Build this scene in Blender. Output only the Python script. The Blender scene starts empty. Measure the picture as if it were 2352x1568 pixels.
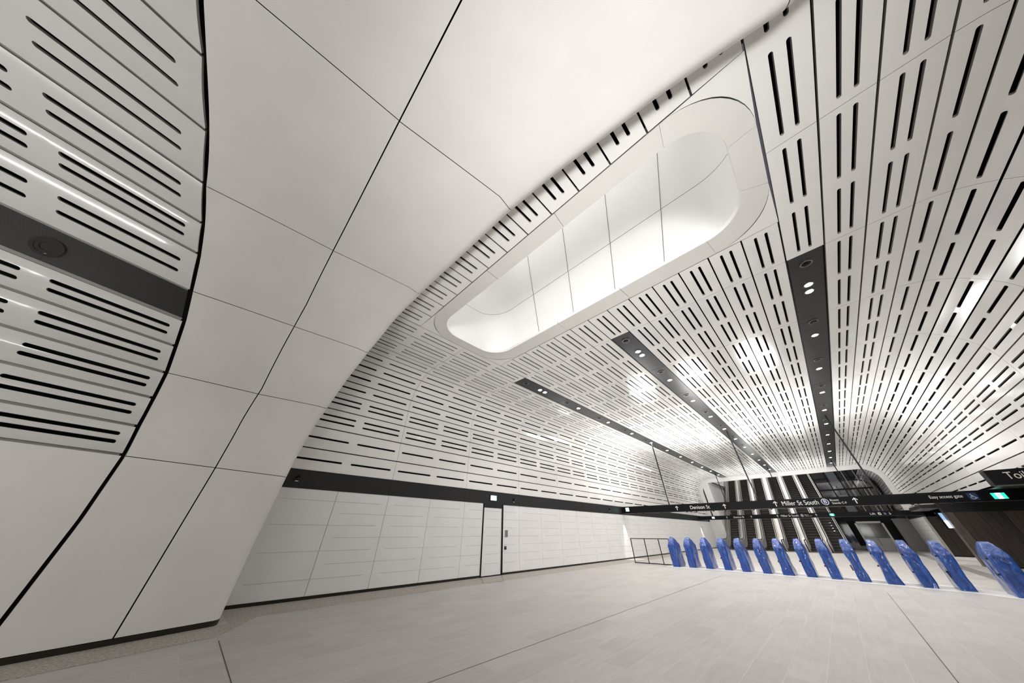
import bpy, bmesh, math, random
from mathutils import Vector, Matrix, noise
random.seed(7)
sc = bpy.context.scene
COL = sc.collection
PI = math.pi

# ------------------------------------------------------------------ materials
def new_mat(name):
    m = bpy.data.materials.new(name); m.use_nodes = True
    nt = m.node_tree; b = nt.nodes['Principled BSDF']
    return m, nt, b
def flat_mat(name, col, rough=0.5, metal=0.0, spec=0.5, coat=0.0, bump=0.0, bscale=60, var=0.0, vscale=1.5, trans=0.0, alpha=None):
    m, nt, b = new_mat(name)
    b.inputs['Base Color'].default_value = (*col, 1); b.inputs['Roughness'].default_value = rough
    b.inputs['Metallic'].default_value = metal; b.inputs['Specular IOR Level'].default_value = spec
    b.inputs['Coat Weight'].default_value = coat; b.inputs['Coat Roughness'].default_value = 0.05
    if trans: b.inputs['Transmission Weight'].default_value = trans
    tc = nt.nodes.new('ShaderNodeTexCoord')
    if var > 0:
        n = nt.nodes.new('ShaderNodeTexNoise'); n.inputs['Scale'].default_value = vscale; n.inputs['Detail'].default_value = 6
        nt.links.new(tc.outputs['Object'], n.inputs['Vector'])
        r = nt.nodes.new('ShaderNodeValToRGB')
        r.color_ramp.elements[0].position = 0.3; r.color_ramp.elements[1].position = 0.7
        r.color_ramp.elements[0].color = (*[c*(1-var) for c in col], 1); r.color_ramp.elements[1].color = (*[min(1, c*(1+var)) for c in col], 1)
        nt.links.new(n.outputs['Fac'], r.inputs['Fac']); nt.links.new(r.outputs['Color'], b.inputs['Base Color'])
    if bump > 0:
        n2 = nt.nodes.new('ShaderNodeTexNoise'); n2.inputs['Scale'].default_value = bscale; n2.inputs['Detail'].default_value = 3
        nt.links.new(tc.outputs['Object'], n2.inputs['Vector'])
        bp = nt.nodes.new('ShaderNodeBump'); bp.inputs['Strength'].default_value = bump; bp.inputs['Distance'].default_value = 0.01
        nt.links.new(n2.outputs['Fac'], bp.inputs['Height']); nt.links.new(bp.outputs['Normal'], b.inputs['Normal'])
    return m
def emit_mat(name, col, strength):
    m, nt, b = new_mat(name)
    b.inputs['Base Color'].default_value = (*col, 1)
    b.inputs['Emission Color'].default_value = (*col, 1); b.inputs['Emission Strength'].default_value = strength
    return m
M = {}
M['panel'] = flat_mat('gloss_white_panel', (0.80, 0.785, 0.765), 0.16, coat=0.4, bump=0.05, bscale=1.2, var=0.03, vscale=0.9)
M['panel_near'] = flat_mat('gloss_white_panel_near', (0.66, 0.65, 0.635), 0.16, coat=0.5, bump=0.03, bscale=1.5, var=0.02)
M['grc'] = flat_mat('cast_white_arch', (0.73, 0.715, 0.69), 0.55, spec=0.3, bump=0.12, bscale=220, var=0.035, vscale=1.1)
M['wall'] = flat_mat('white_wall_panel', (0.77, 0.76, 0.75), 0.35, bump=0.05, bscale=120, var=0.03, vscale=1.3)
M['relief'] = flat_mat('relief_shadow_line', (0.56, 0.55, 0.54), 0.4)  # greyer than the wall: the ledges' shadow is put into the colour
M['void'] = flat_mat('dark_void', (0.006, 0.006, 0.006), 0.9, spec=0.1)
M['edge'] = flat_mat('panel_edge', (0.30, 0.285, 0.27), 0.5)
M['band'] = flat_mat('black_metal_band', (0.022, 0.022, 0.023), 0.38, spec=.25, bump=0.05, bscale=30, var=0.1, vscale=0.6)
M['black'] = flat_mat('black_metal', (0.006, 0.006, 0.007), 0.4, spec=.18)
M['black_gloss'] = flat_mat('black_gloss', (0.012, 0.012, 0.013), 0.08, coat=0.5)
M['channel'] = flat_mat('graphite_channel', (0.035, 0.035, 0.037), 0.30, metal=0.5, bump=0.04, bscale=40, var=0.1, vscale=0.8)
M['steel'] = flat_mat('brushed_steel', (0.62, 0.60, 0.57), 0.42, metal=0.55, bump=0.05, bscale=80, var=0.06, vscale=2)
M['steel_dark'] = flat_mat('dark_steel', (0.22, 0.21, 0.20), 0.35, metal=0.8)
M['step'] = flat_mat('escalator_step_black', (0.018, 0.017, 0.016), 0.45)
M['step_edge'] = flat_mat('escalator_nosing', (0.16, 0.14, 0.12), 0.4, metal=0.5)
M['rubber'] = flat_mat('black_rubber', (0.01, 0.01, 0.01), 0.5)
M['skirt'] = flat_mat('bronze_skirting', (0.02, 0.016, 0.012), 0.35, metal=0.3)
M['white'] = flat_mat('white_paint', (0.80, 0.79, 0.78), 0.5, var=0.01)
M['ring'] = flat_mat('pale_frame_panel', (0.70, 0.68, 0.65), 0.35, bump=0.03, bscale=150, var=0.02)
M['letter'] = flat_mat('sign_lettering', (0.78, 0.78, 0.75), 0.5)
M['signblue'] = flat_mat('sign_blue', (0.01, 0.035, 0.12), 0.4)
M['green'] = emit_mat('exit_green', (0.02, 0.55, 0.33), 0.4)
M['greenwhite'] = emit_mat('exit_white', (0.75, 1.0, 0.92), 0.45)
M['lamp'] = emit_mat('lamp_lens', (1.0, 0.98, 0.95), 30)
M['screen'] = emit_mat('lit_screen', (0.75, 0.85, 1.0), .6)
M['screenblue'] = emit_mat('lit_screen_blue', (0.25, 0.4, 0.62), 0.2)
M['cove'] = emit_mat('cove_strip', (1.0, 1.0, 1.0), 1.0)
M['plinth'] = flat_mat('pale_gate_plinth', (0.70, 0.68, 0.66), 0.4, var=0.03)
M['glassdark'] = flat_mat('smoked_glass', (0.02, 0.022, 0.025), 0.04, spec=0.8, coat=0.6)
M['glassgrey'] = flat_mat('grey_lift_panel', (0.18, 0.20, 0.22), 0.15, coat=0.4, var=0.15, vscale=0.7)
M['doorglass'] = flat_mat('lift_door_glass', (0.10, 0.10, 0.095), 0.1, coat=0.3)
M['doorgrey'] = flat_mat('lift_door_grey', (0.40, 0.39, 0.37), 0.3, metal=0.4)
def glass():
    m, nt, b = new_mat('clear_glass')
    b.inputs['Base Color'].default_value = (0.95, 0.97, 0.96, 1); b.inputs['Roughness'].default_value = 0.02
    tr = nt.nodes.new('ShaderNodeBsdfTransparent'); mx = nt.nodes.new('ShaderNodeMixShader'); fr = nt.nodes.new('ShaderNodeFresnel')
    gl = nt.nodes.new('ShaderNodeBsdfGlossy'); gl.inputs['Roughness'].default_value = 0.02
    nt.links.new(fr.outputs[0], mx.inputs[0]); nt.links.new(tr.outputs[0], mx.inputs[1]); nt.links.new(gl.outputs[0], mx.inputs[2])
    nt.links.new(mx.outputs[0], nt.nodes['Material Output'].inputs['Surface'])
    return m
M['glass'] = glass()
def wood(nm, g):
    m, nt, b = new_mat(nm)
    tc = nt.nodes.new('ShaderNodeTexCoord'); mp = nt.nodes.new('ShaderNodeMapping'); mp.inputs['Scale'].default_value = (9, 9, 0.5)
    n = nt.nodes.new('ShaderNodeTexNoise'); n.inputs['Scale'].default_value = 2.2; n.inputs['Detail'].default_value = 8; n.inputs['Distortion'].default_value = 0.6
    r = nt.nodes.new('ShaderNodeValToRGB')
    r.color_ramp.elements[0].color = (0.028*g, 0.021*g, 0.017*g, 1); r.color_ramp.elements[1].color = (0.07*g, 0.055*g, 0.046*g, 1)
    r.color_ramp.elements[0].position = .3; r.color_ramp.elements[1].position = .75
    nt.links.new(tc.outputs['Object'], mp.inputs[0]); nt.links.new(mp.outputs[0], n.inputs['Vector'])
    nt.links.new(n.outputs['Fac'], r.inputs['Fac']); nt.links.new(r.outputs['Color'], b.inputs['Base Color'])
    b.inputs['Roughness'].default_value = 0.45
    return m
M['wood'] = wood('dark_timber_panel', 1.0); M['wood2'] = wood('mid_timber_panel', 1.9)
def plastic():
    m, nt, b = new_mat('blue_plastic_wrap')
    tc = nt.nodes.new('ShaderNodeTexCoord')
    mp = nt.nodes.new('ShaderNodeMapping'); mp.inputs['Scale'].default_value = (2.2, 2.2, 1.0); mp.inputs['Rotation'].default_value = (0.5, 0.4, 0)
    n = nt.nodes.new('ShaderNodeTexNoise'); n.inputs['Scale'].default_value = 3.4; n.inputs['Detail'].default_value = 9; n.inputs['Roughness'].default_value = .6; n.inputs['Distortion'].default_value = .7
    vo = nt.nodes.new('ShaderNodeTexVoronoi'); vo.inputs['Scale'].default_value = 5; vo.feature = 'DISTANCE_TO_EDGE'
    nt.links.new(tc.outputs['Object'], mp.inputs[0]); nt.links.new(mp.outputs[0], n.inputs['Vector']); nt.links.new(mp.outputs[0], vo.inputs['Vector'])
    ad = nt.nodes.new('ShaderNodeMath'); ad.operation = 'MULTIPLY_ADD'; ad.inputs[1].default_value = 0.10
    nt.links.new(vo.outputs['Distance'], ad.inputs[0]); nt.links.new(n.outputs['Fac'], ad.inputs[2])
    bp = nt.nodes.new('ShaderNodeBump'); bp.inputs['Strength'].default_value = 1.0; bp.inputs['Distance'].default_value = 0.12
    nt.links.new(ad.outputs[0], bp.inputs['Height']); nt.links.new(bp.outputs['Normal'], b.inputs['Normal'])
    r = nt.nodes.new('ShaderNodeValToRGB')
    r.color_ramp.elements[0].position = .35; r.color_ramp.elements[1].position = .75
    r.color_ramp.elements[0].color = (0.002, 0.03, 0.22, 1); r.color_ramp.elements[1].color = (0.006, 0.13, 0.58, 1)
    nt.links.new(n.outputs['Fac'], r.inputs['Fac']); nt.links.new(r.outputs['Color'], b.inputs['Base Color'])
    b.inputs['Roughness'].default_value = 0.16; b.inputs['Coat Weight'].default_value = 0.6; b.inputs['Coat Roughness'].default_value = 0.08
    return m
M['plastic'] = plastic()
def floor_mat():
    m, nt, b = new_mat('stone_floor_tiles')
    tc = nt.nodes.new('ShaderNodeTexCoord'); mp = nt.nodes.new('ShaderNodeMapping')
    mp.inputs['Location'].default_value = (0.1, -0.094, 0)
    br = nt.nodes.new('ShaderNodeTexBrick')
    br.inputs['Scale'].default_value = 1.0; br.inputs['Brick Width'].default_value = 0.82; br.inputs['Row Height'].default_value = 0.3685
    br.inputs['Mortar Size'].default_value = 0.0032; br.inputs['Mortar Smooth'].default_value = 0.3; br.inputs['Bias'].default_value = 0
    br.inputs['Color1'].default_value = (0.455, 0.435, 0.41, 1); br.inputs['Color2'].default_value = (0.40, 0.38, 0.36, 1)
    br.inputs['Mortar'].default_value = (0.53, 0.51, 0.48, 1)
    nt.links.new(tc.outputs['Object'], mp.inputs[0]); nt.links.new(mp.outputs[0], br.inputs['Vector'])
    mp2 = nt.nodes.new('ShaderNodeMapping'); mp2.inputs['Scale'].default_value = (1.2, 9, 1)
    n = nt.nodes.new('ShaderNodeTexNoise'); n.inputs['Scale'].default_value = 1.6; n.inputs['Detail'].default_value = 7
    nt.links.new(tc.outputs['Object'], mp2.inputs[0]); nt.links.new(mp2.outputs[0], n.inputs['Vector'])
    mr = nt.nodes.new('ShaderNodeMapRange'); mr.inputs['To Min'].default_value = 0.93; mr.inputs['To Max'].default_value = 1.06
    mr.inputs['From Min'].default_value = .3; mr.inputs['From Max'].default_value = .7
    nt.links.new(n.outputs['Fac'], mr.inputs['Value'])
    mx = nt.nodes.new('ShaderNodeVectorMath'); mx.operation = 'MULTIPLY'
    nt.links.new(br.outputs['Color'], mx.inputs[0]); nt.links.new(mr.outputs[0], mx.inputs[1]); nt.links.new(mx.outputs[0], b.inputs['Base Color'])
    b.inputs['Roughness'].default_value = 0.42; b.inputs['Specular IOR Level'].default_value = 0.4
    return m
M['floor'] = floor_mat()
def border_mat():
    m, nt, b = new_mat('speckled_stone_border')
    tc = nt.nodes.new('ShaderNodeTexCoord')
    n = nt.nodes.new('ShaderNodeTexNoise'); n.inputs['Scale'].default_value = 28; n.inputs['Detail'].default_value = 4
    r = nt.nodes.new('ShaderNodeValToRGB'); r.color_ramp.elements[0].position = .38; r.color_ramp.elements[1].position = .62
    r.color_ramp.elements[0].color = (0.26, 0.235, 0.205, 1); r.color_ramp.elements[1].color = (0.47, 0.44, 0.40, 1)
    nt.links.new(tc.outputs['Object'], n.inputs['Vector']); nt.links.new(n.outputs['Fac'], r.inputs['Fac']); nt.links.new(r.outputs['Color'], b.inputs['Base Color'])
    b.inputs['Roughness'].default_value = 0.55
    return m
M['border'] = border_mat()
M['darkstone'] = flat_mat('dark_floor_band', (0.20, 0.185, 0.17), 0.5, var=0.08)
M['groove'] = flat_mat('floor_joint', (0.05, 0.045, 0.04), 0.7)

# ------------------------------------------------------------------ mesh builder
class MB:
    def __init__(s): s.v = []; s.f = []; s.mi = []; s.mats = []
    def mat(s, m):
        if m not in s.mats: s.mats.append(m)
        return s.mats.index(m)
    def face(s, pts, m):
        i0 = len(s.v); s.v.extend([tuple(p) for p in pts]); s.f.append(list(range(i0, i0+len(pts)))); s.mi.append(s.mat(m))
    def add(s, verts, faces, m):
        i0 = len(s.v); k = s.mat(m); s.v.extend([tuple(p) for p in verts])
        for f in faces: s.f.append([i0+i for i in f]); s.mi.append(k)
    def box(s, lo, hi, m, fr=None):
        x0, y0, z0 = lo; x1, y1, z1 = hi
        P = [(x0,y0,z0),(x1,y0,z0),(x1,y1,z0),(x0,y1,z0),(x0,y0,z1),(x1,y0,z1),(x1,y1,z1),(x0,y1,z1)]
        if fr: P = [fr(*p) for p in P]
        s.add(P, [(0,3,2,1),(4,5,6,7),(0,1,5,4),(1,2,6,5),(2,3,7,6),(3,0,4,7)], m)
    def prism(s, pts2, a0, a1, fn, m):   # pts2 outline; fn(p, q, a) -> xyz
        n = len(pts2); V = [fn(p[0], p[1], a0) for p in pts2]+[fn(p[0], p[1], a1) for p in pts2]
        F = [list(range(n))[::-1], list(range(n, 2*n))]+[(i, (i+1) % n, n+(i+1) % n, n+i) for i in range(n)]
        s.add(V, F, m)
    def tube(s, p0, p1, r, m, n=10):
        p0 = Vector(p0); p1 = Vector(p1); d = (p1-p0).normalized(); a = d.orthogonal().normalized(); b = d.cross(a)
        V = []
        for p in (p0, p1):
            for i in range(n): t = 2*PI*i/n; V.append(p+a*r*math.cos(t)+b*r*math.sin(t))
        F = [(i, (i+1) % n, n+(i+1) % n, n+i) for i in range(n)]+[list(range(n))[::-1], list(range(n, 2*n))]
        s.add(V, F, m)
    def path_tube(s, pts, r, m, n=8):
        for a, b in zip(pts[:-1], pts[1:]): s.tube(a, b, r, m, n)
    def build(s, name, parent=None, smooth=False, loc=None):
        me = bpy.data.meshes.new(name); me.from_pydata(s.v, [], s.f)
        for m in s.mats: me.materials.append(m)
        for p, k in zip(me.polygons, s.mi): p.material_index = k; p.use_smooth = smooth
        me.validate(); me.update()
        bm = bmesh.new(); bm.from_mesh(me); bmesh.ops.remove_doubles(bm, verts=bm.verts, dist=1e-5)
        bmesh.ops.recalc_face_normals(bm, faces=bm.faces); bm.to_mesh(me); bm.free()
        o = bpy.data.objects.new(name, me); COL.objects.link(o)
        if parent: o.parent = parent
        return o
def struct(o): o['kind'] = 'structure'; return o
def tag(o, label, cat, group=None, kind=None):
    o['label'] = label; o['category'] = cat
    if group: o['group'] = group
    if kind: o['kind'] = kind
    return o
def thing(name, loc, label, cat, group=None, rz=0.0):
    o = bpy.data.objects.new(name, None); COL.objects.link(o); o.location = loc; o.rotation_euler = (0, 0, rz); o.empty_display_size = 0.2
    return tag(o, label, cat, group)
def text_mesh(name, body, size, mat, parent, mw, align='LEFT', width=None, depth=0.004):
    cu = bpy.data.curves.new(name, 'FONT'); cu.body = body; cu.size = size; cu.extrude = depth; cu.align_x = align; cu.align_y = 'CENTER'
    to = bpy.data.objects.new(name+'_c', cu); COL.objects.link(to); bpy.context.view_layer.update()
    dg = bpy.context.evaluated_depsgraph_get(); me = bpy.data.meshes.new_from_object(to.evaluated_get(dg))
    COL.objects.unlink(to); bpy.data.objects.remove(to)
    if width:
        xs = [v.co.x for v in me.vertices]; w = max(xs)-min(xs); x0 = min(xs)
        for v in me.vertices: v.co.x = (v.co.x-x0)*width/w+(0 if align == 'LEFT' else -width/2)
    me.materials.clear(); me.materials.append(mat)
    for p in me.polygons: p.material_index = 0
    o = bpy.data.objects.new(name, me); COL.objects.link(o); o.parent = parent; o.matrix_local = mw
    return o

# ------------------------------------------------------------------ hall dimensions
WL, WR, HC, R = 10.66, -5.31, 7.0, 1.46
X0, MOD, XE = 1.34, 3.30, 44.85
ZB0, ZB1, ZK = 2.49, 2.97, 5.54
def hall(s, off=0.0, inset=0.0):
    """hall section by arc length from the top of the left band; returns y, z moved outward by off"""
    off = off-inset
    L1 = ZK-ZB1; A = R*PI/2; L2 = (WL-R)-(WR+R)
    if s <= L1: return WL+off, ZB1+s
    s -= L1
    if s <= A: a = s/R; return (WL-R)+(R+off)*math.cos(a), ZK+(R+off)*math.sin(a)
    s -= A
    if s <= L2: return (WL-R)-s, HC+off
    s -= L2
    if s <= A: a = s/R; return (WR+R)-(R+off)*math.sin(a), ZK+(R+off)*math.cos(a)
    s -= A
    return WR-off, ZK-s
SA = ZK-ZB1; SB = SA+R*PI/2; SCc = SB+(WL-R)-(WR+R); SD = SCc+R*PI/2; SE = SD+SA
def s_of_y(y): return SB+(WL-R)-y
rows = []
zz = [2.97, 3.60, 4.26, 4.91, 5.54]
for i, n in enumerate((1, 1, 2, 2)): rows.append((zz[i]-2.97, zz[i+1]-2.97, n, 'wl'))
for i in range(5): rows.append((SA+i*R*PI/10, SA+(i+1)*R*PI/10, 1, 'cl'))
ys = [9.20, 8.50, 7.79, 7.08]+[7.08-0.6833*k for k in range(1, 7)]+[2.30]+[2.30-0.6833*k for k in range(1, 7)]+[-2.50, -3.17, -3.85]
STRIPS = [(7.79, 7.08), (2.98, 2.30), (-1.80, -2.50)]
for a, b in zip(ys[:-1], ys[1:]):
    t = 'c'
    for q in STRIPS:
        if abs(a-q[0]) < 0.02 and abs(b-q[1]) < 0.02: t = 'strip'
    rows.append((s_of_y(a), s_of_y(b), 2, t))
for i in range(5): rows.append((SCc+i*R*PI/10, SCc+(i+1)*R*PI/10, 1, 'cr'))
for i, n in enumerate((2, 2, 1, 1)): rows.append((SD+zz[4]-zz[4-i], SD+zz[4]-zz[3-i], n, 'wr'))

def slot_cell(mb, mp, u0, u1, s0, s1, slots, w, m, me, depth=0.045, nseg=6, nb=1):
    """sheet u0..u1 x s0..s1 with one stadium slot; mp(u, s, off)"""
    a, b, c = slots
    r = w/2
    left = [(a-r*math.sin(PI*k/nseg), c-r*math.cos(PI*k/nseg)) for k in range(nseg+1)]      # bottom->top on left side
    right = [(b+r*math.sin(PI*k/nseg), c-r*math.cos(PI*k/nseg)) for k in range(nseg+1)]
    P = lambda q, o=0.0: mp(q[0], q[1], o)
    for (p, q) in ((s0, c-r), (c+r, s1)):
        for i_ in range(nb):
            a_, b_ = p+(q-p)*i_/nb, p+(q-p)*(i_+1)/nb
            ua = [u0, u1]
            lo = [(u0, a_)]+([left[0], right[0]] if abs(a_-(c-r)) < 1e-9 else [left[-1], right[-1]] if abs(a_-(c+r)) < 1e-9 else [])+[(u1, a_)]
            hi = [(u0, b_)]+([left[0], right[0]] if abs(b_-(c-r)) < 1e-9 else [left[-1], right[-1]] if abs(b_-(c+r)) < 1e-9 else [])+[(u1, b_)]
            mb.face([P(k_) for k_ in lo]+[P(k_) for k_ in hi[::-1]], m)
    mb.face([P((u0, c-r))]+[P(k_) for k_ in left]+[P((u0, c+r))], m)
    mb.face([P((u1, c-r))]+[P(k_) for k_ in right]+[P((u1, c+r))], m)
    ring = left+right[::-1]
    for i in range(len(ring)):
        p, q = ring[i], ring[(i+1) % len(ring)]
        mb.face([P(p), P(q), P(q, depth), P(p, depth)], me)
def panel(mb, mp, u0, u1, s0, s1, n, w, m, me, gap=0.016, ug=0.004, slot_u=None, sub=1, depth=0.045, nb=1):
    """one long panel between two row joints with n slot lines and the u-ranges of its slots"""
    a0, a1 = s0+gap, s1-gap
    if not slot_u:
        pu = [u0+ug+(u1-u0-2*ug)*i/sub for i in range(sub+1)]
        for i in range(sub):
            k = 3
            for j in range(k):
                b0 = a0+(a1-a0)*j/k; b1 = a0+(a1-a0)*(j+1)/k
                mb.face([mp(pu[i], b0, 0), mp(pu[i+1], b0, 0), mp(pu[i+1], b1, 0), mp(pu[i], b1, 0)], m)
    else:
        cuts = [u0+ug]+[(slot_u[i][1]+slot_u[i+1][0])/2 for i in range(len(slot_u)-1)]+[u1-ug]
        for i, (a, b) in enumerate(slot_u):
            for j in range(n):
                b0 = a0+(a1-a0)*j/n; b1 = a0+(a1-a0)*(j+1)/n
                fc = [[0.5], [0.36, 0.66]][n-1][j]
                c = a0+(a1-a0)*fc
                slot_cell(mb, mp, cuts[i], cuts[i+1], b0, b1, (a+w/2, b-w/2, c), w, m, me, depth, nb=nb)
    for s_ in (a0, a1): mb.face([mp(u0+ug, s_, 0), mp(u1-ug, s_, 0), mp(u1-ug, s_, depth), mp(u0+ug, s_, depth)], me)
    ss = [a0]
    if slot_u:
        for j in range(n):
            b0 = a0+(a1-a0)*j/n; b1 = a0+(a1-a0)*(j+1)/n; c = a0+(a1-a0)*[[0.5], [0.36, 0.66]][n-1][j]
            for (p, q) in ((b0, c-w/2), (c-w/2, c+w/2), (c+w/2, b1)):
                kk = 1 if abs(p-(c-w/2)) < 1e-9 else nb
                ss += [p+(q-p)*(i_+1)/kk for i_ in range(kk)]
    else: ss += [a0+(a1-a0)*(j+1)/3 for j in range(3)]
    for u_ in (u0+ug, u1-ug):
        for p, q in zip(ss[:-1], ss[1:]): mb.face([mp(u_, p, 0), mp(u_, q, 0), mp(u_, q, depth), mp(u_, p, depth)], me)

def hmap(u, s, off): y, z = hall(s, off); return (u, y, z)
SKX0, SKX1, SKY0, SKY1 = 2.85, 6.43, -1.80, 7.08      # coffer frame rectangle in the ceiling
vault = MB()
parts = {'ceiling': vault}
def slots_for(u0, u1):
    return [(u0+.12, u0+1.50), (u0+1.77, u0+3.15)] if u1-u0 > 3 else [(u0+.14, u1-.13)]
for (s0, s1, n, t) in rows:
    y0, _ = hall(s0+1e-6); y1, _ = hall(s1-1e-6)
    insky = t in ('c', 'strip') and y0 <= SKY1+.02 and y1 >= SKY0-.02
    W = 0.058
    if insky:
        panel(vault, hmap, X0, SKX0-.02, s0, s1, n, W, M['panel'], M['edge'], slot_u=[(X0+.1, SKX0-.2)])
        panel(vault, hmap, SKX1+.02, X0+2*MOD, s0, s1, n, W, M['panel'], M['edge'], slot_u=[(SKX1+.16, X0+2*MOD-.12)])
        k0 = 2
    else: k0 = 0
    k = k0
    while X0+k*MOD < XE-.1:
        if t == 'strip' and k >= 2: break
        u0 = X0+k*MOD; u1 = min(u0+MOD, XE)
        su = slots_for(u0, u1)
        panel(vault, hmap, u0, u1, s0, s1, n, W, M['panel'], M['edge'], slot_u=su)
        k += 1
ceil = struct(vault.build('ceiling'))
# white edge trim where the vault stops at the escalator shaft
tr = MB(); N = 60
for i in range(N):
    sa, sb = SE*i/N, SE*(i+1)/N
    for (o0, o1, xa, xb) in ((-.40, .05, XE+.01, XE+.01), (-.40, -.40, XE+.01, XE+.14)):
        ya, za = hall(sa, o0); yb, zb = hall(sb, o0); yc, zc = hall(sb, o1); yd, zd = hall(sa, o1)
        tr.face([(xa, ya, za), (xa, yb, zb), (xb, yc, zc), (xb, yd, zd)], M['white'])
o = tr.build('trim_1'); struct(o)
# dark void behind the perforated panels
bk = MB(); N = 96
sl = sorted(set([SE*i/N for i in range(N+1)]+[s_of_y(7.2), s_of_y(-1.9), SA, SB, SCc, SD]))
for sa, sb in zip(sl[:-1], sl[1:]):
    ya, za = hall(sa+1e-6, .26); yb, zb = hall(sb-1e-6, .26)
    inn = SB < (sa+sb)/2 < SCc and -1.9 < (ya+yb)/2 < 7.2
    for xa, xb in ([(1.2, 2.86), (6.49, XE+.05)] if inn else [(1.2, XE+.05)]):
        bk.face([(xa, ya, za), (xb, ya, za), (xb, yb, zb), (xa, yb, zb)], M['void'])
bk.build('backing', ceil)

# inner vault continuing past the end trim (both shoulders)
iv = MB()
XI0, XI1 = XE+.1, XE+.1+MOD*4
def imap(u, s, off): y, z = hall(s, off, .34); return (u, y, z)
for (s0, s1, n, t) in rows:
    if t in ('wl', 'cl', 'wr', 'cr'):
        for k in range(4):
            u0 = XI0+k*MOD
            panel(iv, imap, u0, u0+MOD, s0, s1, n, .05, M['panel'], M['edge'], slot_u=slots_for(u0, u0+MOD))
for rng in ((0, SB), (SCc, SE)):
    for i in range(16):
        sa = rng[0]+(rng[1]-rng[0])*i/16; sb = rng[0]+(rng[1]-rng[0])*(i+1)/16
        ya, za = hall(sa, .15, .34); yb, zb = hall(sb, .15, .34)
        iv.face([(XI0, ya, za), (XI1, ya, za), (XI1, yb, zb), (XI0, yb, zb)], M['void'])
struct(iv.build('wall_shaft_lining'))

# ------------------------------------------------------------------ coffer in the ceiling
def rrect(x0, x1, y0, y1, r, n=10):
    P = []
    for cx, cy, a0 in ((x1-r, y1-r, 0), (x0+r, y1-r, 90), (x0+r, y0+r, 180), (x1-r, y0+r, 270)):
        for k in range(n+1): a = math.radians(a0+90*k/n); P.append((cx+r*math.cos(a), cy+r*math.sin(a)))
    return P
NR = 12
outer = rrect(SKX0, SKX1, SKY0+.03, SKY1, 1.15, NR); inner = rrect(3.25, 5.90, -1.35, 6.72, .80, NR)
cof = thing('ceiling_light_well', ((SKX0+SKX1)/2, 2.65, 7.0), 'large rounded-rectangle light well glowing white in the slatted ceiling beside the arch', 'skylight')
inv = Matrix.Translation((-(SKX0+SKX1)/2, -2.65, -7.0))
def local(mbx):
    mbx.v = [tuple(inv @ Vector(p)) for p in mbx.v]; return mbx
fr = MB(); nn = len(outer)
# frame face: segments with hairline joints at every corner start and along the long sides
def lerp(a, b, t): return (a[0]+(b[0]-a[0])*t, a[1]+(b[1]-a[1])*t)
for i in range(nn):
    j = (i+1) % nn; long_ = (i % (NR+1)) == NR
    steps = 1
    if long_: steps = 3 if i in (NR+NR+1, nn-1) else 1
    L = math.dist(outer[i], outer[j])
    g = 0.004/max(L, .01)
    for k in range(steps):
        t0 = k/steps+(g if (long_) else 0); t1 = (k+1)/steps-(g if long_ else 0)
        o0, o1, i0, i1 = lerp(outer[i], outer[j], t0), lerp(outer[i], outer[j], t1), lerp(inner[i], inner[j], t0), lerp(inner[i], inner[j], t1)
        fr.face([(*o0, 7.0), (*o1, 7.0), (*i1, 7.0), (*i0, 7.0)], M['ring'])
        fr.face([(*o0, 7.0), (*o1, 7.0), (*o1, 7.05), (*o0, 7.05)], M['edge'])
        fr.face([(*i0, 7.0), (*i1, 7.0), (*i1, 7.10), (*i0, 7.10)], M['white'])
        fr.face([(*o0, 7.10), (*o1, 7.10), (*i1, 7.10), (*i0, 7.10)], M['white'])
local(fr).build('frame', cof)
# corner fillers of slatted field round the frame
fl = MB()
for q, (cx, cy) in enumerate(((SKX1, SKY1), (SKX0, SKY1), (SKX0, SKY0), (SKX1, SKY0))):
    seg = outer[q*(NR+1):(q+1)*(NR+1)]
    mid = ((SKX0+SKX1)/2, 2.6)
    pts = []
    for p in seg:
        d = Vector((p[0]-mid[0], 0)); s_ = .022
        c = Vector((p[0], p[1])); cc = Vector((cx, cy)); v = (cc-c); 
        pts.append(tuple(c+(v.normalized()*s_ if v.length > s_ else v)))
    e = 0.018
    cxx = cx+(e if cx > 5 else -e)
    for a, b in zip(pts[:-1], pts[1:]): fl.face([(a[0], a[1], 7.0), (b[0], b[1], 7.0), (cxx, cy, 7.0)], M['panel'])
o = fl.build('corner_infill', ceil)
# shaft above
sh = MB()
def ringz(z):
    f = 1+0.0735*(z-7.6) if z > 7.6 else 1+0.0735*(z-7.6)
    r = rrect(2.90, 6.48, -1.66, 7.0, 1.05, NR)
    return [(x, 2.7+(y-2.7)*max(f, .96), z) for x, y in r]
zs = [7.05, 7.6, 8.6, 9.70, 9.72, 11, 12.4, 13.8]
rings = [ringz(z) for z in zs]
for k in range(len(zs)-1):
    m = M['groove'] if k == 3 else M['white']
    for i in range(nn):
        j = (i+1) % nn; sh.face([rings[k][i], rings[k][j], rings[k+1][j], rings[k+1][i]], m)
sh.face(rings[-1][::-1], M['white'])
local(sh).build('shaft_wall', cof)
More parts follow.
